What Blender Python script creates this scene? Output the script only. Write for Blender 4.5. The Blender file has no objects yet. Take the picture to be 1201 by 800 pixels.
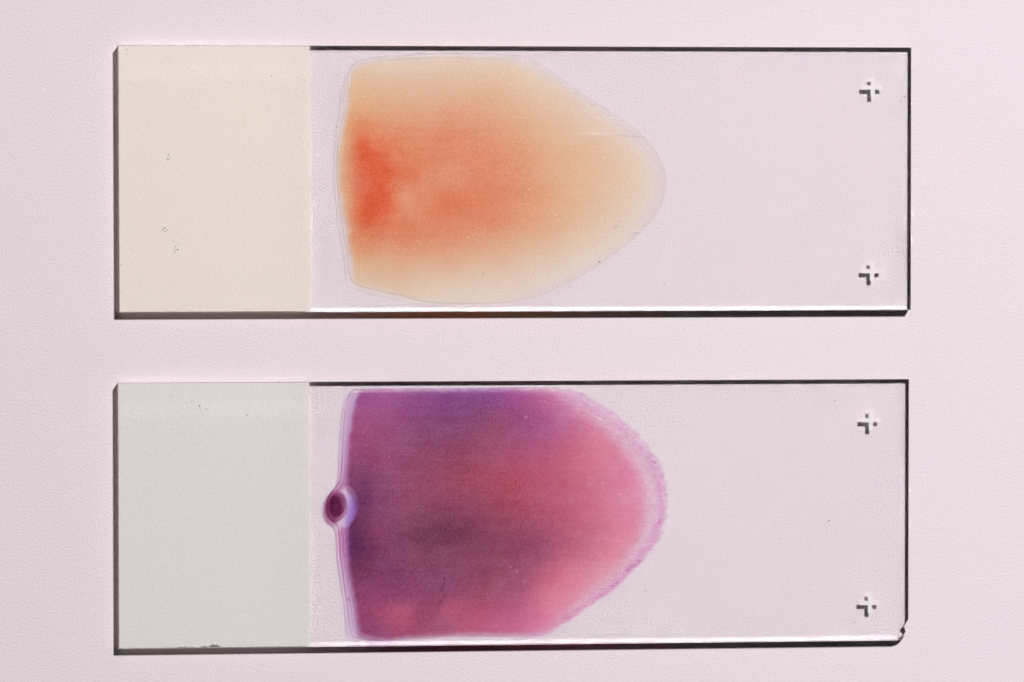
# Two microscope slides with dried blood smears on a sheet of white paper.
# 1 Blender unit = 1 cm.
import bpy, bmesh, math, random
import numpy as np
from mathutils import Vector, Matrix

random.seed(7)
rng = np.random.default_rng(11)
sc = bpy.context.scene
C = sc.collection
sc.unit_settings.scale_length = 0.01

GLASS_Z0 = 0.0015            # slide lies on the paper fibres
THICK = 0.1                  # 1 mm glass
TOP = GLASS_Z0 + THICK
SLIDE_W, SLIDE_H = 7.5, 2.493

# ---------------------------------------------------------------- camera
CAM_R = Matrix(((0.99518705, 0.00303191, -0.09794662),
                (0.0, 0.99952125, 0.03093993),
                (0.09799354, -0.03079102, 0.9947106)))
CAM_C = Vector((-3.54073775, 1.11846829, 35.95845702 + TOP))
cam_d = bpy.data.cameras.new('camera')
cam = bpy.data.objects.new('camera', cam_d)
C.objects.link(cam)
cam.matrix_world = Matrix.Translation(CAM_C) @ CAM_R.to_4x4()
cam_d.sensor_width = 36.0
cam_d.lens = 36.0 * 4500.0 / 1201.0
cam_d.clip_start = 1.0
cam_d.clip_end = 500.0
cam_d.dof.use_dof = True
cam_d.dof.focus_distance = 36.05
cam_d.dof.aperture_fstop = 0.26
sc.camera = cam

# ---------------------------------------------------------------- light
w = bpy.data.worlds.new('World')
sc.world = w
w.use_nodes = True
bg = w.node_tree.nodes['Background']
bg.inputs[0].default_value = (1.0, 0.80, 0.74, 1)
bg.inputs[1].default_value = 0.007

key_d = bpy.data.lights.new('key_lamp', 'AREA')
key_d.shape = 'DISK'
key_d.size = 10.0
key_d.energy = 123500
key_d.color = (1.0, 0.985, 0.99)
key = bpy.data.objects.new('key_lamp', key_d)
C.objects.link(key)
LD = Vector((0.41, 0.69, 1.0)).normalized()
key.location = LD * 90.0
side = Vector((0.40, -0.92, 0.0))
side = (side - LD * side.dot(LD)).normalized()
AIM = (LD - 0.75 * side).normalized()      # the lamp head is turned a little towards the right foreground
key.rotation_euler = AIM.to_track_quat('Z', 'Y').to_euler()

sc.view_settings.view_transform = 'Standard'
sc.view_settings.look = 'None'
sc.view_settings.exposure = 0.0
sc.view_settings.gamma = 1.0
sc.render.engine = 'CYCLES'
cy = sc.cycles
cy.max_bounces = 14
cy.diffuse_bounces = 6
cy.glossy_bounces = 8
cy.transmission_bounces = 12
cy.transparent_max_bounces = 24
cy.caustics_reflective = True
cy.caustics_refractive = True
cy.blur_glossy = 0.0
cy.sample_clamp_indirect = 200.0
cy.use_adaptive_sampling = False
cy.use_guiding = True
cy.use_surface_guiding = True
cy.use_volume_guiding = False
cy.guiding_training_samples = 128
cy.surface_guiding_probability = 0.9
cy.use_denoising = True
sc.render.filter_size = 1.2


# ---------------------------------------------------------------- measuring
def on_glass(px, py, z=TOP):
    """Photo position (pixels of the 1201 x 800 picture) to a point on the plane z."""
    d = CAM_R @ Vector(((px - 600.5) / 4500.0, (400.0 - py) / 4500.0, -1.0))
    t = (z - CAM_C.z) / d.z
    return CAM_C + d * t


class Frame:
    """Slide-local coordinates: origin at the slide's middle."""
    def __init__(self, x, y, a):
        self.x, self.y, self.a = x, y, a
        self.c, self.s = math.cos(a), math.sin(a)

    def loc(self, px, py):
        p = on_glass(px, py)
        dx, dy = p.x - self.x, p.y - self.y
        return (dx * self.c + dy * self.s, -dx * self.s + dy * self.c)


UPPER = Frame(0.0629225, 1.5253992, 0.0014331)
LOWER = Frame(0.0499639, -1.6237351, 0.0004995)
PX = 1.0 / 124.1             # one photo pixel in cm on the slides


def lin(c):
    return tuple(((v / 255.0 + 0.055) / 1.055) ** 2.4 if v > 10 else v / 255 / 12.92 for v in c)


# ---------------------------------------------------------------- node helpers
def new_mat(name):
    m = bpy.data.materials.new(name)
    m.use_nodes = True
    nt = m.node_tree
    nt.nodes.clear()
    out = nt.nodes.new('ShaderNodeOutputMaterial')
    return m, nt, out


def node(nt, kind, **kw):
    n = nt.nodes.new(kind)
    for k, v in kw.items():
        if k in ('operation', 'blend_type', 'data_type', 'attribute_name', 'noise_dimensions', 'feature', 'distance'):
            setattr(n, k, v)
        else:
            n.inputs[k.replace('_', ' ')].default_value = v
    return n


def math_n(nt, op, a, b=None, c=None):
    n = nt.nodes.new('ShaderNodeMath')
    n.operation = op
    for i, v in enumerate((a, b, c)):
        if v is None:
            continue
        if isinstance(v, (int, float)):
            n.inputs[i].default_value = v
        else:
            nt.links.new(v, n.inputs[i])
    return n.outputs[0]


def noise(nt, coord, scale, detail=3.0, rough=0.55):
    n = nt.nodes.new('ShaderNodeTexNoise')
    n.inputs['Scale'].default_value = scale
    n.inputs['Detail'].default_value = detail
    n.inputs['Roughness'].default_value = rough
    nt.links.new(coord, n.inputs['Vector'])
    return n.outputs['Fac']


# ---------------------------------------------------------------- materials
def paper_material():
    m, nt, out = new_mat('white_paper')
    b = nt.nodes.new('ShaderNodeBsdfPrincipled')
    tc = nt.nodes.new('ShaderNodeTexCoord')
    o = tc.outputs['Object']
    big = noise(nt, o, 0.9, 3.0)
    fib = noise(nt, o, 38.0, 3.0, 0.6)
    mix = nt.nodes.new('ShaderNodeMix')
    mix.data_type = 'RGBA'
    mix.inputs[6].default_value = (0.822, 0.720, 0.775, 1)
    mix.inputs[7].default_value = (0.815, 0.735, 0.760, 1)
    nt.links.new(big, mix.inputs[0])
    hsv = nt.nodes.new('ShaderNodeHueSaturation')
    nt.links.new(mix.outputs[2], hsv.inputs['Color'])
    nt.links.new(math_n(nt, 'MULTIPLY_ADD', fib, 0.05, 0.975), hsv.inputs['Value'])
    nt.links.new(hsv.outputs[0], b.inputs['Base Color'])
    b.inputs['Roughness'].default_value = 0.95
    b.inputs['Specular IOR Level'].default_value = 0.1
    # fibrous tooth of the paper
    n1 = noise(nt, o, 48.0, 2.0, 0.5)
    n2 = noise(nt, o, 105.0, 2.0, 0.5)
    h = math_n(nt, 'MULTIPLY_ADD', n2, 0.45, n1)
    bp = nt.nodes.new('ShaderNodeBump')
    bp.inputs['Strength'].default_value = 1.0
    bp.inputs['Distance'].default_value = 0.0038
    nt.links.new(h, bp.inputs['Height'])
    nt.links.new(bp.outputs[0], b.inputs['Normal'])
    nt.links.new(b.outputs[0], out.inputs[0])
    return m


def glass_material():
    m, nt, out = new_mat('slide_glass')
    g = nt.nodes.new('ShaderNodeBsdfGlass')
    g.inputs['IOR'].default_value = 1.517
    g.inputs['Roughness'].default_value = 0.0
    g.inputs['Color'].default_value = (0.998, 1.0, 0.999, 1)
    nt.links.new(g.outputs[0], out.inputs[0])
    return m


def coating_material(name, col, col2):
    m, nt, out = new_mat(name)
    tc = nt.nodes.new('ShaderNodeTexCoord')
    o = tc.outputs['Object']
    big = noise(nt, o, 1.1, 3.0)
    fine = noise(nt, o, 55.0, 3.0, 0.6)
    mix = nt.nodes.new('ShaderNodeMix')
    mix.data_type = 'RGBA'
    mix.inputs[6].default_value = (*col, 1)
    mix.inputs[7].default_value = (*col2, 1)
    nt.links.new(big, mix.inputs[0])
    hsv = nt.nodes.new('ShaderNodeHueSaturation')
    nt.links.new(mix.outputs[2], hsv.inputs['Color'])
    nt.links.new(math_n(nt, 'MULTIPLY_ADD', fine, 0.07, 0.965), hsv.inputs['Value'])
    d = nt.nodes.new('ShaderNodeBsdfDiffuse')
    t = nt.nodes.new('ShaderNodeBsdfTranslucent')
    nt.links.new(hsv.outputs[0], d.inputs[0])
    nt.links.new(hsv.outputs[0], t.inputs[0])
    bp = nt.nodes.new('ShaderNodeBump')
    bp.inputs['Distance'].default_value = 0.0030
    nt.links.new(noise(nt, o, 45.0, 2.0), bp.inputs['Height'])
    nt.links.new(bp.outputs[0], d.inputs['Normal'])
    mx = nt.nodes.new('ShaderNodeMixShader')
    mx.inputs[0].default_value = 0.24
    nt.links.new(d.outputs[0], mx.inputs[1])
    nt.links.new(t.outputs[0], mx.inputs[2])
    nt.links.new(mx.outputs[0], out.inputs[0])
    return m


def film_material(name, scatter, grain_scale, wet=False):
    """Dried film: light is absorbed by the dye held in each spot of it."""
    m, nt, out = new_mat(name)
    dye = nt.nodes.new('ShaderNodeAttribute')
    dye.attribute_name = 'dye'
    gr = nt.nodes.new('ShaderNodeAttribute')
    gr.attribute_name = 'grain'
    tc = nt.nodes.new('ShaderNodeTexCoord')
    o = tc.outputs['Object']
    n1 = noise(nt, o, grain_scale, 2.0, 0.6)
    mp = nt.nodes.new('ShaderNodeMapping')
    mp.inputs['Scale'].default_value = (0.35, 1.0, 1.0)
    nt.links.new(o, mp.inputs[0])
    n2 = noise(nt, mp.outputs[0], 46.0, 3.0, 0.65)
    a = math_n(nt, 'SUBTRACT', n1, 0.5)
    b = math_n(nt, 'SUBTRACT', n2, 0.5)
    b = math_n(nt, 'MULTIPLY', b, gr.outputs['Fac'])
    k = math_n(nt, 'MULTIPLY_ADD', a, 1.1, 1.0)
    k = math_n(nt, 'ADD', k, b)
    k = math_n(nt, 'MAXIMUM', k, 0.0)
    sep = nt.nodes.new('ShaderNodeSeparateColor')
    nt.links.new(dye.outputs['Color'], sep.inputs[0])
    comb = nt.nodes.new('ShaderNodeCombineColor')
    for i in range(3):
        e = math_n(nt, 'MULTIPLY', sep.outputs[i], k)
        e = math_n(nt, 'MULTIPLY', e, -1.0)
        e = math_n(nt, 'POWER', math.e, e)
        nt.links.new(e, comb.inputs[i])
    if wet:
        # wet-mounted on the glass: its top face is the glass-to-air face, and it scatters a little
        g = nt.nodes.new('ShaderNodeBsdfGlass')
        g.inputs['IOR'].default_value = 1.517
        g.inputs['Roughness'].default_value = 0.0
        nt.links.new(comb.outputs[0], g.inputs['Color'])
        sq = nt.nodes.new('ShaderNodeVectorMath')       # cells scatter light after it has crossed the dye twice
        sq.operation = 'MULTIPLY'
        nt.links.new(comb.outputs[0], sq.inputs[0])
        nt.links.new(comb.outputs[0], sq.inputs[1])
        df = nt.nodes.new('ShaderNodeBsdfDiffuse')
        tl = nt.nodes.new('ShaderNodeBsdfTranslucent')
        nt.links.new(sq.outputs[0], df.inputs[0])
        nt.links.new(sq.outputs[0], tl.inputs[0])
        m1 = nt.nodes.new('ShaderNodeMixShader')
        m1.inputs[0].default_value = 0.5
        nt.links.new(df.outputs[0], m1.inputs[1])
        nt.links.new(tl.outputs[0], m1.inputs[2])
        sepc = nt.nodes.new('ShaderNodeSeparateColor')
        nt.links.new(comb.outputs[0], sepc.inputs[0])
        f = math_n(nt, 'SUBTRACT', 1.0, sepc.outputs[1])
        f = math_n(nt, 'MINIMUM', math_n(nt, 'MULTIPLY', f, scatter), 0.75)
        mx = nt.nodes.new('ShaderNodeMixShader')
        nt.links.new(f, mx.inputs[0])
        nt.links.new(g.outputs[0], mx.inputs[1])
        nt.links.new(m1.outputs[0], mx.inputs[2])
        nt.links.new(mx.outputs[0], out.inputs[0])
        return m
    tr = nt.nodes.new('ShaderNodeBsdfTransparent')
    nt.links.new(comb.outputs[0], tr.inputs[0])
    gl = nt.nodes.new('ShaderNodeBsdfGlossy')
    gl.inputs['Roughness'].default_value = 0.25
    mx = nt.nodes.new('ShaderNodeMixShader')
    mx.inputs[0].default_value = scatter
    nt.links.new(tr.outputs[0], mx.inputs[1])
    nt.links.new(gl.outputs[0], mx.inputs[2])
    nt.links.new(mx.outputs[0], out.inputs[0])
    return m


def plain_material(name, col, rough=0.7):
    m, nt, out = new_mat(name)
    b = nt.nodes.new('ShaderNodeBsdfPrincipled')
    tc = nt.nodes.new('ShaderNodeTexCoord')
    n = noise(nt, tc.outputs['Object'], 60.0, 2.0)
    hsv = nt.nodes.new('ShaderNodeHueSaturation')
    hsv.inputs['Color'].default_value = (*col, 1)
    nt.links.new(math_n(nt, 'MULTIPLY_ADD', n, 0.3, 0.85), hsv.inputs['Value'])
    nt.links.new(hsv.outputs[0], b.inputs['Base Color'])
    b.inputs['Roughness'].default_value = rough
    b.inputs['Specular IOR Level'].default_value = 0.2
    nt.links.new(b.outputs[0], out.inputs[0])
    return m


MAT_PAPER = paper_material()
MAT_GLASS = glass_material()
MAT_COAT_WARM = coating_material('warm_white_frosting', (0.950, 0.882, 0.800), (0.955, 0.872, 0.815))
MAT_COAT_COOL = coating_material('cool_white_frosting', (0.884, 0.846, 0.812), (0.876, 0.832, 0.818))
MAT_ORANGE = film_material('orange_dried_film', 0.50, 75.0, True)
MAT_PURPLE = film_material('purple_stained_film', 0.13, 75.0, True)
MAT_DROP = film_material('plum_dried_drop', 0.012, 75.0)
MAT_MARK = plain_material('white_printed_mark', (0.82, 0.77, 0.78), 0.8)
MAT_SCUFF = plain_material('dark_scuff', (0.16, 0.135, 0.125), 0.9)
MAT_FIBRE = plain_material('violet_fibre', (0.035, 0.008, 0.05), 0.6)


# ---------------------------------------------------------------- mesh helpers
def link(name, me, mat, parent=None):
    o = bpy.data.objects.new(name, me)
    C.objects.link(o)
    if mat:
        me.materials.append(mat)
    if parent:
        o.parent = parent
    return o


def outline_dense(pts, step):
    """Closed Catmull-Rom curve through pts, resampled about every step."""
    P = np.array(pts, float)
    n = len(P)
    out = []
    for i in range(n):
        p0, p1, p2, p3 = P[i - 1], P[i], P[(i + 1) % n], P[(i + 2) % n]
        m = max(2, int(np.linalg.norm(p2 - p1) / step))
        for k in range(m):
            t = k / m
            out.append(0.5 * ((2 * p1) + (-p0 + p2) * t + (2 * p0 - 5 * p1 + 4 * p2 - p3) * t * t
                              + (-p0 + 3 * p1 - 3 * p2 + p3) * t ** 3))
    return np.array(out)


def seg_dist(Q, P):
    """Distance from points Q to the closed polyline P."""
    A = P
    B = np.roll(P, -1, 0)
    best = np.full(len(Q), 1e9)
    for a, b in zip(A, B):
        ab = b - a
        L = max((ab ** 2).sum(), 1e-12)
        t = np.clip(((Q - a) @ ab) / L, 0, 1)
        d = ((Q - a - t[:, None] * ab) ** 2).sum(1)
        np.minimum(best, d, out=best)
    return np.sqrt(best)


def inside(Q, P):
    x, y = Q[:, 0], Q[:, 1]
    r = np.zeros(len(Q), bool)
    A = P
    B = np.roll(P, -1, 0)
    for (x0, y0), (x1, y1) in zip(A, B):
        if y0 == y1:
            continue
        c = ((y0 > y) != (y1 > y)) & (x < (x1 - x0) * (y - y0) / (y1 - y0) + x0)
        r ^= c
    return r


def signed(Q, P):
    d = seg_dist(Q, P)
    return np.where(inside(Q, P), d, -d)


def sstep(x, a, b):
    t = np.clip((x - a) / (b - a), 0, 1)
    return t * t * (3 - 2 * t)


def wobble(Q, wl, seed):
    """Smooth value noise in [-1, 1] on points Q (pixels), wavelength wl."""
    r = np.random.default_rng(seed)
    G = r.uniform(-1, 1, (256, 256))
    x = Q[:, 0] / wl[0] + 91.3
    y = Q[:, 1] / wl[1] + 57.7
    i, j = np.floor(x).astype(int), np.floor(y).astype(int)
    u, v = x - i, y - j
    u, v = u * u * (3 - 2 * u), v * v * (3 - 2 * v)
    g = lambda a, b: G[a % 256, b % 256]
    return (g(i, j) * (1 - u) + g(i + 1, j) * u) * (1 - v) + (g(i, j + 1) * (1 - u) + g(i + 1, j + 1) * u) * v


# ---------------------------------------------------------------- the paper
def build_paper():
    bm = bmesh.new()
    n = 24
    W, H = 34.0, 26.0
    vs = [[bm.verts.new((-W / 2 + W * i / n, -H / 2 + H * j / n, 0)) for j in range(n + 1)] for i in range(n + 1)]
    for i in range(n):
        for j in range(n):
            bm.faces.new((vs[i][j], vs[i + 1][j], vs[i + 1][j + 1], vs[i][j + 1]))
    lo = [bm.verts.new((x, y, -0.03)) for x, y in ((-W / 2, -H / 2), (W / 2, -H / 2), (W / 2, H / 2), (-W / 2, H / 2))]
    bm.faces.new(lo[::-1])
    me = bpy.data.meshes.new('paper')
    bm.to_mesh(me)
    bm.free()
    o = link('paper', me, MAT_PAPER)
    o['kind'] = 'structure'
    o['label'] = 'white paper with a fine fibrous tooth under both slides'
    return o


# ---------------------------------------------------------------- glass blank
def ring(bm, pts, z):
    return [bm.verts.new((x, y, z)) for x, y in pts]


def build_glass(root, holes, top_pts, bot_pts, ch=0.0035):
    """Closed glass plate; the top is left open below the frosting and the smear, which are fused to it."""
    n = len(top_pts)
    T, B = np.array(top_pts), np.array(bot_pts)

    def inset(P, d):
        e1 = P - np.roll(P, 1, 0)
        e2 = np.roll(P, -1, 0) - P
        e1 /= np.linalg.norm(e1, axis=1)[:, None]
        e2 /= np.linalg.norm(e2, axis=1)[:, None]
        n1 = np.c_[-e1[:, 1], e1[:, 0]]
        n2 = np.c_[-e2[:, 1], e2[:, 0]]
        m = n1 + n2
        m /= np.maximum((m * n1).sum(1), 0.5)[:, None]
        return P + m * d
    bm = bmesh.new()
    zt, z0 = TOP, GLASS_Z0
    r0 = ring(bm, inset(T, ch), zt)
    r1 = ring(bm, T, zt - ch)
    r2 = ring(bm, B, z0 + ch)
    r3 = ring(bm, inset(B, ch), z0)
    for a, b in ((r1, r0), (r2, r1), (r3, r2)):
        for i in range(n):
            j = (i + 1) % n
            bm.faces.new((a[i], a[j], b[j], b[i]))
    bm.faces.new(r3[::-1])
    edges = []
    for loop in [r0] + [ring(bm, h, zt) for h in holes]:
        for i in range(len(loop)):
            e = bm.edges.get((loop[i], loop[(i + 1) % len(loop)])) or bm.edges.new((loop[i], loop[(i + 1) % len(loop)]))
            edges.append(e)
    res = bmesh.ops.triangle_fill(bm, use_beauty=True, edges=edges, normal=(0, 0, 1))
    for f in [g for g in res['geom'] if isinstance(g, bmesh.types.BMFace)]:
        if f.normal.z < 0:
            f.normal_flip()
    me = bpy.data.meshes.new('glass_blank')
    bm.to_mesh(me)
    bm.free()
    return link('glass_blank', me, MAT_GLASS, root)


def build_coating(root, hole, mat):
    """Frosted paint, 30 microns proud of the glass and fused to it."""
    bm = bmesh.new()
    hi = 0.0022
    lo = ring(bm, hole, TOP)
    P = np.array(hole)
    c = P.mean(0)
    up = ring(bm, c + (P - c) * 0.9992, TOP + hi)
    n = len(hole)
    for i in range(n):
        j = (i + 1) % n
        bm.faces.new((lo[i], lo[j], up[j], up[i]))
    f = bm.faces.new(up)
    bmesh.ops.triangulate(bm, faces=[f])
    me = bpy.data.meshes.new('frosted_coating')
    bm.to_mesh(me)
    bm.free()
    return link('frosted_coating', me, mat, root)


def coat_hole(fr, x_right, seed, notch=None):
    """Outline of the frosting, counter-clockwise, edges slightly ragged."""
    r = random.Random(seed)
    L, R = -SLIDE_W / 2 + 0.0085, x_right
    B, T = -SLIDE_H / 2 + 0.0085, SLIDE_H / 2 - 0.0045
    pts = []
    nb = 60
    for i in range(nb):
        x = L + (R - L) * i / nb
        y = B + r.uniform(-.0012, .0012)
        if notch:
            for (a, b, d) in notch:
                if a < x < b:
                    y += d * (math.sin(math.pi * (x - a) / (b - a)) ** 0.5) * r.uniform(.85, 1.1)
        pts.append((x, y))
    for i in range(90):
        pts.append((R + r.gauss(0, .0016), B + (T - B) * i / 90))
    for i in range(30):
        pts.append((R + (L - R) * i / 30, T + r.uniform(-.0008, .0008)))
    for i in range(40):
        pts.append((L + r.uniform(-.0012, .0012), T + (B - T) * i / 40))
    return pts


def build_specks(name, parent, fr, spots, mat, z):
    """Tiny flattened crumbs at photo positions (px, py, radius in px, stretch, angle)."""
    bm = bmesh.new()
    for (px, py, r, st, an) in spots:
        x, y = fr.loc(px, py)
        r *= 0.85 * PX
        n = 7
        ca, sa = math.cos(an), math.sin(an)
        base, mid = [], []
        for k in range(n):
            t = 2 * math.pi * k / n
            q = r * random.uniform(.7, 1.25)
            u, v = q * st * math.cos(t), q * math.sin(t)
            base.append(bm.verts.new((x + u * ca - v * sa, y + u * sa + v * ca, z)))
            mid.append(bm.verts.new((x + .6 * (u * ca - v * sa), y + .6 * (u * sa + v * ca), z + .0016)))
        for k in range(n):
            j = (k + 1) % n
            bm.faces.new((base[k], base[j], mid[j], mid[k]))
        bm.faces.new(mid)
    me = bpy.data.meshes.new(name)
    bm.to_mesh(me)
    bm.free()
    return link(name, me, mat, parent)


def film_hole(fr, outer_px):
    return [fr.loc(x, y) for x, y in outline_dense(outer_px, 2.0)]


def build_mark(root, fr, px, py):
    """Printed plus sign: a thin raised cross of paint."""
    x, y = fr.loc(px, py)
    a, h = 11.9 * PX, 2.5 * PX
    out = [(-h, -a), (h, -a), (h, -h), (a, -h), (a, h), (h, h), (h, a), (-h, a), (-h, h), (-a, h), (-a, -h), (-h, -h)]
    bm = bmesh.new()
    z0, z1 = TOP + .0002, TOP + .0022
    lo = [bm.verts.new((x + u, y + v, z0)) for u, v in out]
    up = [bm.verts.new((x + u, y + v, z1)) for u, v in out]
    n = len(out)
    for i in range(n):
        j = (i + 1) % n
        bm.faces.new((lo[i], lo[j], up[j], up[i]))
    bm.faces.new(up)
    bm.faces.new(lo[::-1])
    me = bpy.data.meshes.new('cross_mark')
    bm.to_mesh(me)
    bm.free()
    return link('cross_mark', me, MAT_MARK, root)


# ---------------------------------------------------------------- smears
PAPER_SEEN = np.array([lin((229, 217, 223))]).reshape(3)


def dye_from_samples(Q, samples, soft):
    """Smooth multiquadric surface through the sampled absorbances."""
    S = np.array(samples, float)
    pos = S[:, :2]
    ab = np.array([lin(c) for c in S[:, 2:]]) / PAPER_SEEN
    ab = -np.log(np.clip(ab, 0.004, 1.0))
    mean = ab.mean(0)
    phi = lambda A: np.sqrt(((A[:, None, :] - pos[None]) ** 2).sum(2) + soft ** 2)
    wts = np.linalg.solve(phi(pos) - 0.6 * np.eye(len(pos)), ab - mean)
    out = np.concatenate([phi(q) @ wts for q in np.array_split(Q, 40)]) + mean
    return np.clip(out, 0, 4)


def to_absorb(rgb):
    return -np.log(np.clip(np.array(lin(rgb)) / PAPER_SEEN, 0.004, 1.0))


def build_film(name, root, fr, outer_px, centre, dye_fn, mat, thick_fn):
    """Thin film fused to the glass, on a polar grid; dye_fn gives absorbance on photo positions."""
    O = outline_dense(outer_px, 2.0)
    na = len(O)
    c = np.array(centre, float)
    ts = np.concatenate([np.linspace(0.004, 0.86, 125), np.linspace(0.866, 1.0, 42)])
    nr = len(ts)
    grid = c + (O - c)[None, :, :] * ts[:, None, None]
    Q = grid.reshape(-1, 2)
    dye, grain = dye_fn(Q, O)
    th = thick_fn(Q, O)
    XY = np.array([fr.loc(px, py) for px, py in Q])
    th.reshape(nr, na)[-1] = 0.0                       # the rim closes on the glass
    ctr = np.array(fr.loc(*c))
    verts = np.vstack([np.c_[XY, TOP + th], [[ctr[0], ctr[1], TOP + th[:na].mean()]]])
    i = np.arange(nr - 1)[:, None]
    j = np.arange(na)[None, :]
    k = (j + 1) % na
    a0, a1 = i * na + j, i * na + k
    b0, b1 = (i + 1) * na + j, (i + 1) * na + k
    faces = np.stack([a0, b0, b1, a1], -1).reshape(-1, 4).tolist()
    faces += [[len(Q), q, (q + 1) % na] for q in range(na)]
    me = bpy.data.meshes.new(name)
    me.from_pydata(verts.tolist(), [], faces)
    full = np.vstack([dye, dye[:1]]) * 0.44             # light goes in and comes out
    gfull = np.concatenate([grain, grain[:1]])
    at = me.attributes.new('dye', 'FLOAT_COLOR', 'POINT')
    at.data.foreach_set('color', np.c_[full, np.ones(len(full))].astype(np.float32).ravel())
    ag = me.attributes.new('grain', 'FLOAT', 'POINT')
    ag.data.foreach_set('value', gfull.astype(np.float32))
    me.polygons.foreach_set('use_smooth', np.ones(len(me.polygons), bool))
    me.update()
    return link(name, me, mat, root)


ORANGE_OUT = [(411, 80), (404, 100), (400, 128), (396, 160), (394, 192), (395, 222), (398, 250), (402, 275), (406, 300),
              (408, 320), (413, 331), (424, 337), (445, 342), (468, 347), (490, 353), (510, 356), (540, 357.2), (575, 356.4),
              (605, 354), (630, 349), (655, 338), (680, 325), (705, 308), (728, 292), (748, 276), (765, 258), (776, 240),
              (781, 222), (781, 205), (776, 190), (768, 175), (755, 160), (740, 147), (720, 133), (700, 120), (680, 107),
              (660, 93), (642, 80), (625, 68), (600, 63.8), (560, 62), (520, 62), (480, 63), (450, 65), (425, 69), (416, 73)]
ORANGE_IN = [(414, 84), (412.5, 100), (411, 120), (407, 140), (403, 160), (400, 185), (400, 210), (404, 235), (408, 255),
             (412, 280), (416, 300), (417, 320), (422, 331), (440, 336), (470, 344), (500, 350), (540, 353), (580, 352),
             (610, 346), (640, 334), (670, 320), (700, 303), (725, 285), (745, 264), (758, 243), (766, 222), (766, 205),
             (761, 190), (749, 172), (733, 157), (715, 140), (695, 125), (672, 108), (648, 92), (625, 80), (600, 72),
             (560, 67), (520, 66), (480, 67), (450, 70), (425, 76)]
ORANGE_S = [
    (425, 85, 238, 190, 155), (450, 80, 236, 200, 172), (500, 75, 236, 200, 175), (550, 75, 240, 200, 170),
    (600, 80, 240, 200, 170), (630, 95, 238, 202, 175), (415, 110, 240, 185, 140), (440, 110, 245, 178, 138),
    (490, 110, 245, 180, 145), (540, 105, 246, 182, 145), (600, 105, 244, 188, 152), (650, 110, 240, 198, 168),
    (680, 125, 238, 200, 175), (418, 140, 248, 150, 100), (450, 140, 248, 155, 112), (500, 140, 248, 158, 120),
    (550, 140, 248, 152, 115), (600, 140, 246, 168, 130), (650, 140, 242, 188, 152), (700, 145, 238, 200, 175),
    (405, 165, 240, 185, 140), (424, 165, 242, 110, 72), (440, 160, 248, 130, 88), (480, 160, 248, 140, 98),
    (520, 165, 248, 132, 92), (560, 165, 248, 140, 102), (600, 170, 248, 155, 115), (650, 170, 244, 180, 142),
    (700, 165, 240, 190, 155), (740, 170, 236, 205, 182), (402, 190, 242, 180, 140), (415, 185, 245, 130, 90),
    (428, 180, 232, 92, 55), (450, 185, 240, 105, 68), (480, 185, 248, 132, 90), (530, 185, 248, 140, 102),
    (560, 185, 248, 138, 100), (404, 210, 246, 165, 125), (415, 210, 248, 140, 100), (425, 210, 244, 108, 72),
    (440, 210, 238, 95, 58), (452, 205, 238, 98, 58), (470, 200, 244, 122, 82), (485, 205, 242, 118, 80),
    (500, 210, 248, 138, 98), (530, 210, 248, 142, 105), (580, 205, 248, 138, 100), (620, 205, 247, 152, 112),
    (660, 205, 245, 175, 132), (700, 205, 242, 185, 148), (740, 205, 238, 200, 170), (760, 205, 234, 208, 188),
    (408, 232, 244, 170, 125), (418, 235, 246, 130, 88), (432, 235, 236, 90, 55), (450, 235, 238, 92, 56),
    (460, 225, 242, 110, 72), (475, 230, 249, 145, 105), (500, 240, 248, 140, 100), (520, 236, 246, 122, 84),
    (560, 235, 248, 132, 92), (600, 235, 248, 140, 100), (640, 235, 246, 160, 118), (412, 260, 246, 160, 118),
    (425, 258, 242, 105, 68), (440, 258, 240, 105, 68), (455, 262, 246, 122, 84), (480, 262, 248, 130, 90),
    (530, 262, 248, 135, 95), (580, 262, 248, 142, 104), (640, 255, 246, 165, 125), (690, 250, 241, 190, 155),
    (740, 250, 236, 205, 182), (418, 285, 248, 150, 105), (450, 285, 248, 150, 110), (480, 280, 248, 138, 98),
    (520, 285, 247, 152, 115), (570, 285, 246, 165, 128), (620, 285, 243, 182, 145), (680, 285, 238, 202, 175),
    (715, 285, 234, 208, 190), (420, 315, 240, 188, 150), (450, 310, 244, 178, 140), (500, 310, 243, 182, 145),
    (560, 310, 241, 190, 158), (620, 315, 237, 202, 178), (660, 315, 234, 208, 190), (435, 332, 236, 198, 170),
    (470, 335, 238, 195, 165), (520, 340, 235, 205, 182), (580, 340, 232, 208, 190), (620, 335, 232, 208, 192)]


def streak(Q, x0, y0, x1, y1, wid):
    a, b = np.array((x0, y0), float), np.array((x1, y1), float)
    ab = b - a
    t = np.clip(((Q - a) @ ab) / (ab @ ab), 0, 1)
    d = np.sqrt(((Q - a - t[:, None] * ab) ** 2).sum(1))
    return np.exp(-(d / wid) ** 2) * np.sin(np.pi * np.clip(t, .02, .98)) ** .5


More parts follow.
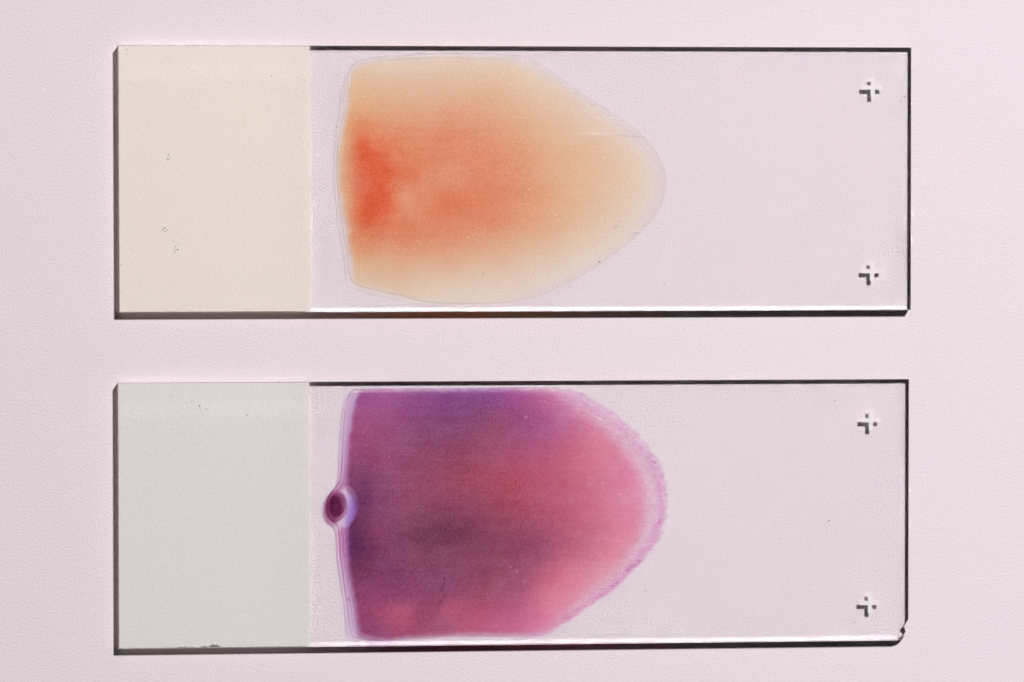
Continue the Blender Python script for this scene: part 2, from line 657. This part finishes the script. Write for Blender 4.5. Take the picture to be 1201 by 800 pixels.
def orange_dye(Q, O):
    dye = dye_from_samples(Q, ORANGE_S, 5.0) * (0.9, 0.905, 0.88)
    I = outline_dense(ORANGE_IN, 4.0)
    sd = signed(Q, I) + 1.6 * wobble(Q, (9, 9), 3)
    do = seg_dist(Q, O)
    right = sstep(Q[:, 0], 560, 700)
    soft = 5.0 + 9.0 * right
    body = sstep(sd, -0.75 * soft, 0.6 * soft)
    streaks = 1.0 + 0.05 * wobble(Q, (60, 3.4), 14) + 0.05 * wobble(Q, (70, 7), 5) + 0.045 * wobble(Q, (26, 18), 6) + 0.03 * wobble(Q, (9, 5), 8)
    core = np.exp(-(((Q[:, 0] - 455) / 60) ** 2 + ((Q[:, 1] - 215) / 62) ** 2))
    streaks += core * (0.08 * wobble(Q, (15, 9), 15) + 0.06 * wobble(Q, (7, 6), 16))
    for a_, k_, w_ in (((424, 158, 430, 182), .30, 5), ((430, 180, 462, 202), .22, 6), ((462, 200, 490, 205), .18, 5), ((450, 205, 456, 250), .25, 6),
                       ((430, 240, 440, 265), .22, 7), ((500, 238, 545, 232), .14, 5), ((458, 262, 500, 268), .12, 5)):
        streaks += 0.40 * k_ * streak(Q, *a_, 1.3 * w_)
    streaks -= 0.10 * np.exp(-(((Q[:, 0] - 477) / 12) ** 2 + ((Q[:, 1] - 232) / 16) ** 2))
    margin = to_absorb((226, 208, 208))
    d = body[:, None] * dye * streaks[:, None] + (1 - body)[:, None] * margin
    # dried ridge along the outline, its dark refraction line painted into the dye
    left = 1 - sstep(Q[:, 0], 520, 640)
    bead = np.exp(-((do - 1.0) / 0.9) ** 2)
    d += (bead * (0.22 * left + 0.05 + 0.10 * right * sstep(wobble(Q, (6, 6), 9), -.1, .6)))[:, None] * np.array((0.8, 1.0, 0.85))
    inner = np.exp(-((do - 3.2) / 1.1) ** 2) * left
    d *= (1 - 0.5 * inner * (1 - body))[:, None]
    band = right * np.exp(-((do - 5.0) / 4.0) ** 2)
    d += (0.10 * band * sstep(wobble(Q, (5, 3), 12), .25, .8))[:, None]
    d *= (1 - 0.75 * streak(Q, 680, 155.5, 724, 157.5, 1.5))[:, None]
    d += (0.18 * streak(Q, 722, 157.5, 762, 162.5, .8))[:, None]
    d *= (1 - 0.9 * streak(Q, 741, 271, 757, 271, 1.3))[:, None]
    d += (0.25 * streak(Q, 741, 273.4, 757, 273.4, .8))[:, None]
    d += (0.15 * streak(Q, 762, 246.5, 771, 245, .8))[:, None]
    for x, y, r, k in ((566.5, 321, 1.0, .6), (722, 266, 1.3, .4), (591, 222, .9, .3), (608, 226, .9, .3), (613, 292, 1.2, .3),
                       (553, 200, 1.2, .35), (489, 187, .8, .35), (499, 212, .8, .3), (727, 260, .8, .35)):
        d += (k * np.exp(-(((Q - (x, y)) ** 2).sum(1)) / r ** 2))[:, None]
    grain = 0.15 + 1.6 * band + 0.2 * right
    return np.maximum(d, 0), grain


PURPLE_OUT = [(412, 458), (406, 470), (403, 490), (401, 515), (400, 540), (398, 562), (394, 570), (388, 577), (383.5, 588),
              (383.5, 600), (389, 611), (395, 617), (397, 630), (398, 650), (401, 672), (404, 695), (407, 715), (410, 740), (415, 747.5),
              (430, 750.5), (448, 752), (480, 749.8), (520, 748), (560, 747), (600, 747), (630, 746.5), (645, 744), (665, 733),
              (690, 716), (715, 698), (735, 680), (755, 660), (772, 640), (780, 625), (785, 605), (787, 585), (784, 565),
              (778, 545), (765, 525), (752, 508), (738, 494), (722, 480), (705, 470), (690, 459), (676, 454.2), (640, 453.8),
              (600, 454.2), (560, 454.6), (500, 455), (460, 455.4), (430, 455.8), (418, 456.3)]
PURPLE_IN = [(430, 457), (420, 470), (416, 490), (413, 510), (411, 540), (410, 556), (412, 570), (412, 590), (411, 615),
             (411, 630), (412, 655), (415, 680), (419, 705), (422, 725), (425, 740), (432, 746), (448, 748.5), (480, 745.5),
             (520, 743), (560, 742), (600, 742), (625, 743), (640, 739), (655, 727), (680, 707), (705, 686), (727, 665),
             (745, 641), (756, 618), (759, 595), (757, 570), (749, 548), (736, 528), (719, 508), (701, 492), (681, 476),
             (661, 464), (640, 455.5), (600, 455), (540, 455.5), (480, 456)]
PURPLE_S = [
    (430, 470, 165, 80, 136), (460, 465, 165, 80, 136), (500, 470, 148, 68, 126), (540, 465, 138, 65, 127), (580, 465, 152, 75, 136),
    (610, 462, 179, 85, 146), (640, 470, 193, 95, 141), (665, 480, 207, 121, 164), (420, 500, 165, 70, 114), (450, 500, 162, 75, 118),
    (500, 500, 145, 68, 111), (540, 500, 143, 65, 107), (580, 495, 154, 70, 102), (620, 495, 162, 72, 123), (650, 500, 185, 87, 137),
    (680, 500, 209, 109, 146), (418, 530, 158, 70, 112), (440, 535, 153, 65, 102), (470, 530, 158, 75, 112), (500, 530, 151, 68, 99),
    (540, 530, 153, 65, 92), (580, 530, 168, 72, 102), (620, 530, 180, 75, 110), (660, 530, 201, 97, 123), (700, 525, 221, 121, 140),
    (725, 545, 221, 122, 154), (430, 560, 138, 58, 97), (450, 560, 153, 72, 109), (480, 560, 155, 70, 102), (520, 565, 163, 70, 97),
    (560, 560, 168, 68, 88), (600, 560, 182, 72, 92), (650, 560, 195, 87, 113), (700, 560, 216, 114, 140), (740, 580, 231, 134, 165),
    (430, 590, 128, 52, 92), (450, 600, 143, 65, 102), (480, 590, 153, 68, 97), (520, 590, 151, 65, 92), (560, 590, 158, 65, 92),
    (600, 590, 173, 70, 90), (640, 600, 184, 77, 103), (690, 600, 209, 101, 128), (740, 610, 229, 131, 160), (425, 630, 102, 40, 73),
    (420, 640, 97, 38, 82), (440, 625, 138, 55, 88), (470, 630, 133, 58, 90), (500, 620, 127, 57, 82), (520, 622, 127, 57, 82),
    (550, 625, 133, 58, 82), (590, 625, 151, 65, 90), (630, 640, 155, 65, 95), (680, 640, 200, 99, 124), (725, 640, 231, 134, 155),
    (425, 660, 122, 48, 78), (450, 660, 138, 60, 97), (490, 655, 148, 68, 97), (540, 650, 143, 62, 92), (590, 660, 153, 68, 92),
    (620, 665, 168, 77, 106), (660, 670, 220, 113, 137), (700, 670, 241, 141, 161), (430, 690, 148, 60, 102), (460, 690, 143, 58, 102),
    (500, 690, 148, 65, 102), (530, 690, 153, 70, 104), (570, 690, 161, 73, 98), (610, 690, 178, 85, 116), (640, 700, 222, 115, 139),
    (670, 700, 231, 132, 158), (435, 720, 163, 65, 102), (460, 715, 184, 80, 113), (475, 720, 194, 87, 117), (495, 722, 168, 72, 102),
    (530, 712, 189, 85, 113), (570, 715, 190, 85, 116), (600, 720, 197, 90, 132), (640, 722, 226, 120, 154), (440, 740, 153, 65, 107),
    (480, 738, 173, 75, 107), (520, 738, 171, 75, 109), (560, 735, 192, 85, 117), (600, 738, 207, 100, 141), (625, 738, 220, 120, 161)]


def ell(Q, cx, cy, rx, ry, tilt=0.0):
    x, y = Q[:, 0] - cx, Q[:, 1] - cy
    c, s = math.cos(tilt), math.sin(tilt)
    return np.sqrt(((x * c + y * s) / rx) ** 2 + ((-x * s + y * c) / ry) ** 2)


def purple_dye(Q, O):
    dye = dye_from_samples(Q, PURPLE_S, 7.0) * (1.06, 0.97, 0.935) + (0.035, 0.0, 0.0)
    I = outline_dense(PURPLE_IN, 4.0)
    sd = signed(Q, I) + 1.0 * wobble(Q, (6, 6), 23)
    do = seg_dist(Q, O)
    x, y = Q[:, 0], Q[:, 1]
    right = sstep(x, 600, 660)
    left = 1 - sstep(x, 418, 440)
    soft = 6.0 + 13.0 * right
    sd = 1.5 * left + sd + right * 2.5 * wobble(Q, (5, 3), 24)
    body = sstep(sd, -0.5 * soft, 0.6 * soft)
    streaks = 1.0 + 0.045 * wobble(Q, (55, 3.4), 34) + 0.035 * wobble(Q, (16, 2.6), 35) + 0.05 * wobble(Q, (60, 8), 25) + 0.05 * wobble(Q, (22, 20), 26) + 0.04 * wobble(Q, (8, 5), 28)
    pale = to_absorb((225, 188, 208))
    pinkv = to_absorb((214, 196, 218))
    # left band: pale towards both ends, magenta beside the drop
    m = np.exp(-((y - 608) / 72.0) ** 2)[:, None]
    lband = to_absorb((207, 166, 204)) * (1 - m) + to_absorb((186, 108, 168)) * m
    lline = 0.5 + 0.5 * np.sin(do * 1.55)
    lband = lband * (0.80 + 0.4 * lline * (1 + 0.6 * wobble(Q, (3, 16), 36)))[:, None]
    stripe = np.exp(-((sd + 2.0) / 2.4) ** 2)[:, None] * (1 - 0.8 * m)
    lband = lband * (1 - stripe) + to_absorb((196, 174, 218)) * stripe
    lband = lband * (1 - 0.55 * np.exp(-((do - 2.4) / 1.5) ** 2))[:, None]
    margin = left[:, None] * lband + (1 - left)[:, None] * (right[:, None] * pale + (1 - right)[:, None] * pinkv)
    d = body[:, None] * dye * streaks[:, None] + (1 - body)[:, None] * margin
    # pink line of stain just inside the feathered outer edge
    ring_ = right * np.exp(-((do - 8.0 - 3.0 * wobble(Q, (14, 14), 31)) / 5.0) ** 2) * (1 - body)
    d += ring_[:, None] * np.array((0.03, 0.34, 0.08)) * (1 + 0.8 * wobble(Q, (4, 3), 32))[:, None]
    d += (right * np.exp(-((do - 6) / 6) ** 2) * 0.42 * sstep(wobble(Q, (4.5, 2.0), 33), .2, .75))[:, None] * np.array((.5, 1, .6))
    fade = sstep(do + 2.2 * wobble(Q, (6, 4), 37), 0.5, 5.5) * sstep(do, 0, 2)
    d *= (1 - right * (1 - fade))[:, None]
    # outline of the film on the left and below
    bead = np.exp(-((do - 0.9) / 0.9) ** 2) * (1 - right)
    d += (bead * (0.12 + 0.22 * (x < 440)))[:, None] * np.array((.9, 1.0, .75))
    # the hollow round the dried drop
    e = ell(Q, 405.5, 594.0, 16.5, 27.0, 0.06) + 0.04 * wobble(Q, (8, 8), 38)
    hole_ = 1 - sstep(e, 0.78, 1.0)
    tt = sstep(x + 0.12 * (y - 594), 402, 419)[:, None]
    hollow = to_absorb((226, 206, 230)) * (1 - tt) + to_absorb((142, 98, 190)) * tt
    d = d * (1 - hole_)[:, None] + hollow * hole_[:, None]
    rim = np.exp(-((e - 1.0) / 0.05) ** 2) * sstep(x, 396, 404)
    d += (rim * 0.38)[:, None] * np.array((.6, 1.0, .6))
    dk = np.exp(-(((x - 430) / 7) ** 2 + ((y - 580) / 22) ** 2))
    d += (dk * .3)[:, None] * np.array((1.0, .8, .6))
    for px, py, r, k in ((520, 678, .9, .7), (418, 699, 1.4, 1.0), (409, 703, 1.4, .9), (612, 684, 1.1, .8), (599, 665, .9, -.9), (614, 683, 1.6, -.6),
                         (606, 670, 1.6, -.8), (687, 487, 1.2, -.7), (617, 489.5, 1.4, -.8), (560, 645, 1.0, .6), (419, 579, 1.2, .5),
                         (504, 687, .9, -.8), (512, 687.5, .8, -.6), (471, 608, .9, -.6), (622, 454.8, 2.0, -.8)):
        d *= (1 - max(0, -k) * np.exp(-(((Q - (px, py)) ** 2).sum(1)) / r ** 2))[:, None]
        d += (max(0, k) * np.exp(-(((Q - (px, py)) ** 2).sum(1)) / r ** 2))[:, None]
    for (a, b, c_, e_) in ((492, 633, 489, 637), (489, 637, 493, 640), (422, 723, 441, 720)):
        d += (.45 * streak(Q, a, b, c_, e_, .8))[:, None]
    d += (.35 * streak(Q, 740, 664, 752, 656, 1.0))[:, None]
    d += (.5 * streak(Q, 759, 535, 763, 539, .8))[:, None] + (.5 * streak(Q, 765, 540, 770, 544, .8))[:, None]
    grain = 0.25 + 3.0 * right * (1 - body)
    return np.maximum(d, 0), grain


def thickness(bead):
    def f(Q, O):
        do = seg_dist(Q, O)
        return (0.00035 * sstep(do, 0, 6) + bead * np.exp(-((do - 3.0) / 2.0) ** 2)
                + (0.00004 + 0.00010 * np.exp(-(do / 14) ** 2)) * wobble(Q, (7, 3.5), 41) * sstep(do, 0, 3))
    return f


def build_drop(parent, fr):
    """Thick dried drop on the left edge of the stain."""
    cx, cy, rx, ry, tilt = 394.5, 593.5, 13.2, 19.0, 0.10
    nr, na = 40, 96
    tsr = np.linspace(0.02, 1, nr)
    ang = np.linspace(0, 2 * np.pi, na, endpoint=False)
    T, A = np.meshgrid(tsr, ang, indexing='ij')
    lump = 1 + 0.03 * np.sin(3 * A + 1) + 0.02 * np.sin(5 * A)
    u, v = T * rx * np.cos(A) * lump, T * ry * np.sin(A) * lump
    ct, st = math.cos(tilt), math.sin(tilt)
    Q = np.c_[(cx + u * ct - v * st).ravel(), (cy + u * st + v * ct).ravel()]
    XY = np.array([fr.loc(a, b) for a, b in Q])
    zb = TOP + 0.0030
    h = 0.0005 + 0.010 * np.clip(1 - (T.ravel()) ** 2, 0, 1) ** 0.6
    dark = 1 - sstep(ell(Q, 395.6, 592.0, 11.2, 16.6, 0.12), .72, 1.0)
    d = dark[:, None] * to_absorb((108, 40, 78)) * (1 + .18 * wobble(Q, (5, 5), 51))[:, None] + (1 - dark)[:, None] * to_absorb((186, 130, 160))
    core = ell(Q, 395, 590, 6.5, 11, .1)
    d += (.18 * (1 - sstep(core, .5, 1.1)))[:, None]
    rimd = np.exp(-((T.ravel() - .97) / .035) ** 2) * (Q[:, 0] < 400)
    d += (.55 * rimd)[:, None] * np.array((.8, 1, .7))
    n = len(Q)
    c = fr.loc(cx, cy)
    verts = np.vstack([np.c_[XY, zb + h], np.c_[XY[-na:], np.full(na, zb)], [[c[0], c[1], zb + 0.0105], [c[0], c[1], zb]]])
    faces = []
    for i in range(nr - 1):
        for j in range(na):
            k = (j + 1) % na
            faces.append([i * na + j, i * na + k, (i + 1) * na + k, (i + 1) * na + j])
    e = (nr - 1) * na
    for j in range(na):
        k = (j + 1) % na
        faces.append([e + j, e + k, n + k, n + j])
        faces.append([n + na, k, j])
        faces.append([n + na + 1, n + j, n + k])
    me = bpy.data.meshes.new('dried_drop')
    me.from_pydata(verts.tolist(), [], faces)
    d = np.maximum(d, 0)
    full = np.vstack([d, np.zeros((na, 3)), d[:1], np.zeros((1, 3))]) * 0.5    # all dye on the domed face
    at = me.attributes.new('dye', 'FLOAT_COLOR', 'POINT')
    at.data.foreach_set('color', np.c_[full, np.ones(len(full))].astype(np.float32).ravel())
    ag = me.attributes.new('grain', 'FLOAT', 'POINT')
    ag.data.foreach_set('value', np.full(len(full), .2, np.float32))
    me.polygons.foreach_set('use_smooth', np.ones(len(me.polygons), bool))
    o = link('dried_drop', me, MAT_DROP, parent)
    o['label'] = 'dark round dried drop on the left edge of the purple stain'
    return o


def build_fibre(fr, pts_px, rad, mat):
    """A wiry hair lying on the glass: a thin tube along a curve."""
    P = [Vector((*fr.loc(a, b), TOP + .0045)) for a, b in pts_px]
    path = []
    for i in range(len(P) - 1):
        p0, p1, p2, p3 = P[max(i - 1, 0)], P[i], P[i + 1], P[min(i + 2, len(P) - 1)]
        for k in range(8):
            t = k / 8
            path.append(0.5 * ((2 * p1) + (p2 - p0) * t + (2 * p0 - 5 * p1 + 4 * p2 - p3) * t * t + (3 * p1 - p0 - 3 * p2 + p3) * t ** 3))
    path.append(P[-1])
    org = path[0].copy()
    bm = bmesh.new()
    rings = []
    for i, p in enumerate(path):
        tg = (path[min(i + 1, len(path) - 1)] - path[max(i - 1, 0)]).normalized()
        s = tg.cross(Vector((0, 0, 1))).normalized()
        r = rad * (1 - .35 * i / len(path))
        rings.append([bm.verts.new(p - org + r * (math.cos(a) * s + math.sin(a) * Vector((0, 0, 1)))) for a in
                      [2 * math.pi * k / 6 for k in range(6)]])
    for a, b in zip(rings, rings[1:]):
        for k in range(6):
            bm.faces.new((a[k], a[(k + 1) % 6], b[(k + 1) % 6], b[k]))
    bm.faces.new(rings[0][::-1])
    bm.faces.new(rings[-1])
    me = bpy.data.meshes.new('lint_fibre')
    bm.to_mesh(me)
    bm.free()
    o = link('lint_fibre', me, mat)
    o.location = (fr.x + org.x * fr.c - org.y * fr.s, fr.y + org.x * fr.s + org.y * fr.c, org.z)
    o.rotation_euler[2] = fr.a
    return o


# ---------------------------------------------------------------- slides
def slide_root(fr, label):
    o = bpy.data.objects.new('microscope_slide', None)
    C.objects.link(o)
    o.location = (fr.x, fr.y, 0)
    o.rotation_euler[2] = fr.a
    o.empty_display_size = 0.5
    o['label'] = label
    o['category'] = 'microscope slide'
    o['group'] = 'microscope slides lying on the paper'
    return o


def rect_outline():
    a, b = SLIDE_W / 2, SLIDE_H / 2
    c = 0.006
    return [(-a + c, -b), (a - c, -b), (a, -b + c), (a, b - c), (a - c, b), (-a + c, b), (-a, b - c), (-a, -b + c)]


build_paper()

# upper slide: unstained orange smear
up = slide_root(UPPER, 'clear glass slide with an orange unstained blood smear and a warm cream frosted end')
x_coat = UPPER.loc(364, 210)[0]
hole = coat_hole(UPPER, x_coat, 1)
build_glass(up, [hole, film_hole(UPPER, ORANGE_OUT)], rect_outline(), rect_outline())
coat = build_coating(up, hole, MAT_COAT_WARM)
coat['label'] = 'warm cream frosted end of the slide'
specks = [(198 + random.gauss(0, 1.6), 181 + i * .9, random.uniform(.3, .7), 1.3, random.random() * 3) for i in range(8)]
specks += [(193 + random.gauss(0, 2.5), 269 + random.gauss(0, 2.2), random.uniform(.3, .75), 1.2, random.random() * 3) for i in range(10)]
specks += [(207 + random.gauss(0, 1.8), 291 + random.gauss(0, 3.2), random.uniform(.35, .7), 1.5, random.random() * 3) for i in range(12)]
specks += [(149, 58, .6, 1.6, .4), (157, 56, .5, 1.2, 1.3), (318, 88.5, .6, 1.4, 0), (287, 247, .6, 1, 0), (142, 311, .7, 1, 0)]
sp = build_specks('scuff_marks', coat, UPPER, specks, MAT_SCUFF, TOP + .0022)
sp['kind'] = 'stuff'
build_mark(up, UPPER, 1023.6, 102.6)
build_mark(up, UPPER, 1022.8, 318.0)
sm = build_film('blood_smear', up, UPPER, ORANGE_OUT, (560, 210), orange_dye, MAT_ORANGE, thickness(.0002))
sm['label'] = 'orange tongue-shaped blood smear, dark red at its left side'

# lower slide: stained purple smear
lo = slide_root(LOWER, 'clear glass slide with a purple stained blood smear and a chipped right corner')
x_coat = LOWER.loc(363.2, 600)[0]
chip_a, chip_b = LOWER.loc(244.5, 760)[0], LOWER.loc(258, 760)[0]
small = [(LOWER.loc(a, 760)[0], LOWER.loc(b, 760)[0], d) for a, b, d in ((208, 212, .012), (213, 222, .008), (223, 229, .006), (234, 244, .012))]
hole = coat_hole(LOWER, x_coat, 2, [(chip_a, chip_b, .020)] + small)
a, b = SLIDE_W / 2, SLIDE_H / 2
c = 0.006
corner_top = [(13, 0), (9, 1.2), (5.5, 3.0), (8.5, 6.5), (4.5, 8), (3.2, 11), (5.6, 16), (2.2, 21), (0, 25)]
corner_bot = [(9, 0), (6.5, .4), (4, 1), (2.8, 3), (2.4, 6.5), (2.6, 9.5), (1.4, 14), (.5, 19), (0, 22)]


def lower_outline(corner):
    pts = [(-a + c, -b)]
    pts += [(a - u * PX, -b + v * PX) for u, v in corner]
    pts += [(a, b - c), (a - c, b), (-a + c, b), (-a, b - c), (-a, -b + c)]
    return pts


build_glass(lo, [hole, film_hole(LOWER, PURPLE_OUT)], lower_outline(corner_top), lower_outline(corner_bot))
coat = build_coating(lo, hole, MAT_COAT_COOL)
coat['label'] = 'cool grey-white frosted end of the slide'
specks = [(234, 476, .9, 1.7, 2.2), (242, 480, 1.0, 1.2, 1.0), (235, 478.5, .5, 1.8, 2.2), (236.5, 480, .45, 1, 0), (229, 481, .4, 1, 0), (225, 471, .4, 2, 2.3),
          (219, 472, .4, 1.5, 2.6), (201, 465, .6, 1, 0), (290, 487, .8, 1.2, .5), (296, 456, .5, 1, 0), (301, 456, .5, 1, 0), (328, 447.8, .8, 1.2, 0), (246, 497, .4, 1, 0),
          (247, 757.6, .7, 2.0, .4), (250, 756.2, .6, 2.2, .1), (254, 756.4, .6, 1.8, -.3), (257, 758.4, .6, 1.6, -.9), (241, 759.2, .4, 2.5, 0), (229, 759.6, .4, 2.5, 0)]
sp = build_specks('scuff_marks', coat, LOWER, specks, MAT_SCUFF, TOP + .0022)
sp['kind'] = 'stuff'
build_mark(lo, LOWER, 1021.3, 492.8)
build_mark(lo, LOWER, 1020.4, 707.2)
sm = build_film('blood_smear', lo, LOWER, PURPLE_OUT, (560, 600), purple_dye, MAT_PURPLE, thickness(.00015))
sm['label'] = 'purple tongue-shaped blood smear, dark plum at its left and pink at its tip'
build_drop(sm, LOWER)

# ---------------------------------------------------------------- on the slides
f = build_fibre(LOWER, [(520.5, 678), (521.8, 683), (519.5, 689), (517.5, 693), (521, 697), (520.5, 701), (518, 705), (515.5, 710)], .0026, MAT_FIBRE)
f['label'] = 'thin wavy dark violet fibre lying on the purple smear'
f['category'] = 'fibre'

dust_u = [(450, 170, .7, 1, 0), (983, 122, .6, 1, 0), (990, 125, .6, 1.2, 0), (1061, 113, .9, 1, 0), (1056.5, 118.5, .7, 1, 0), (703, 307, .9, 2.2, -.5), (779, 333, .8, 1, 0), (395, 149, .9, 1, 0)]
dust_l = [(757, 693, .9, 1, 0), (979, 470, .8, 1, 0), (1002, 730, .8, 1.4, .5), (1057.5, 471, .5, 1, 0), (972, 611, .8, 2, .5)]
for fr, spots, name in ((UPPER, dust_u, 'upper'), (LOWER, dust_l, 'lower')):
    o = build_specks('dust', None, fr, spots, MAT_SCUFF, TOP + .0004)
    o.location = (fr.x, fr.y, 0)
    o.rotation_euler[2] = fr.a
    o['kind'] = 'stuff'
    o['label'] = 'fine dark dust specks on the %s slide' % ('orange smeared' if name == 'upper' else 'purple smeared')
    o['category'] = 'dust'
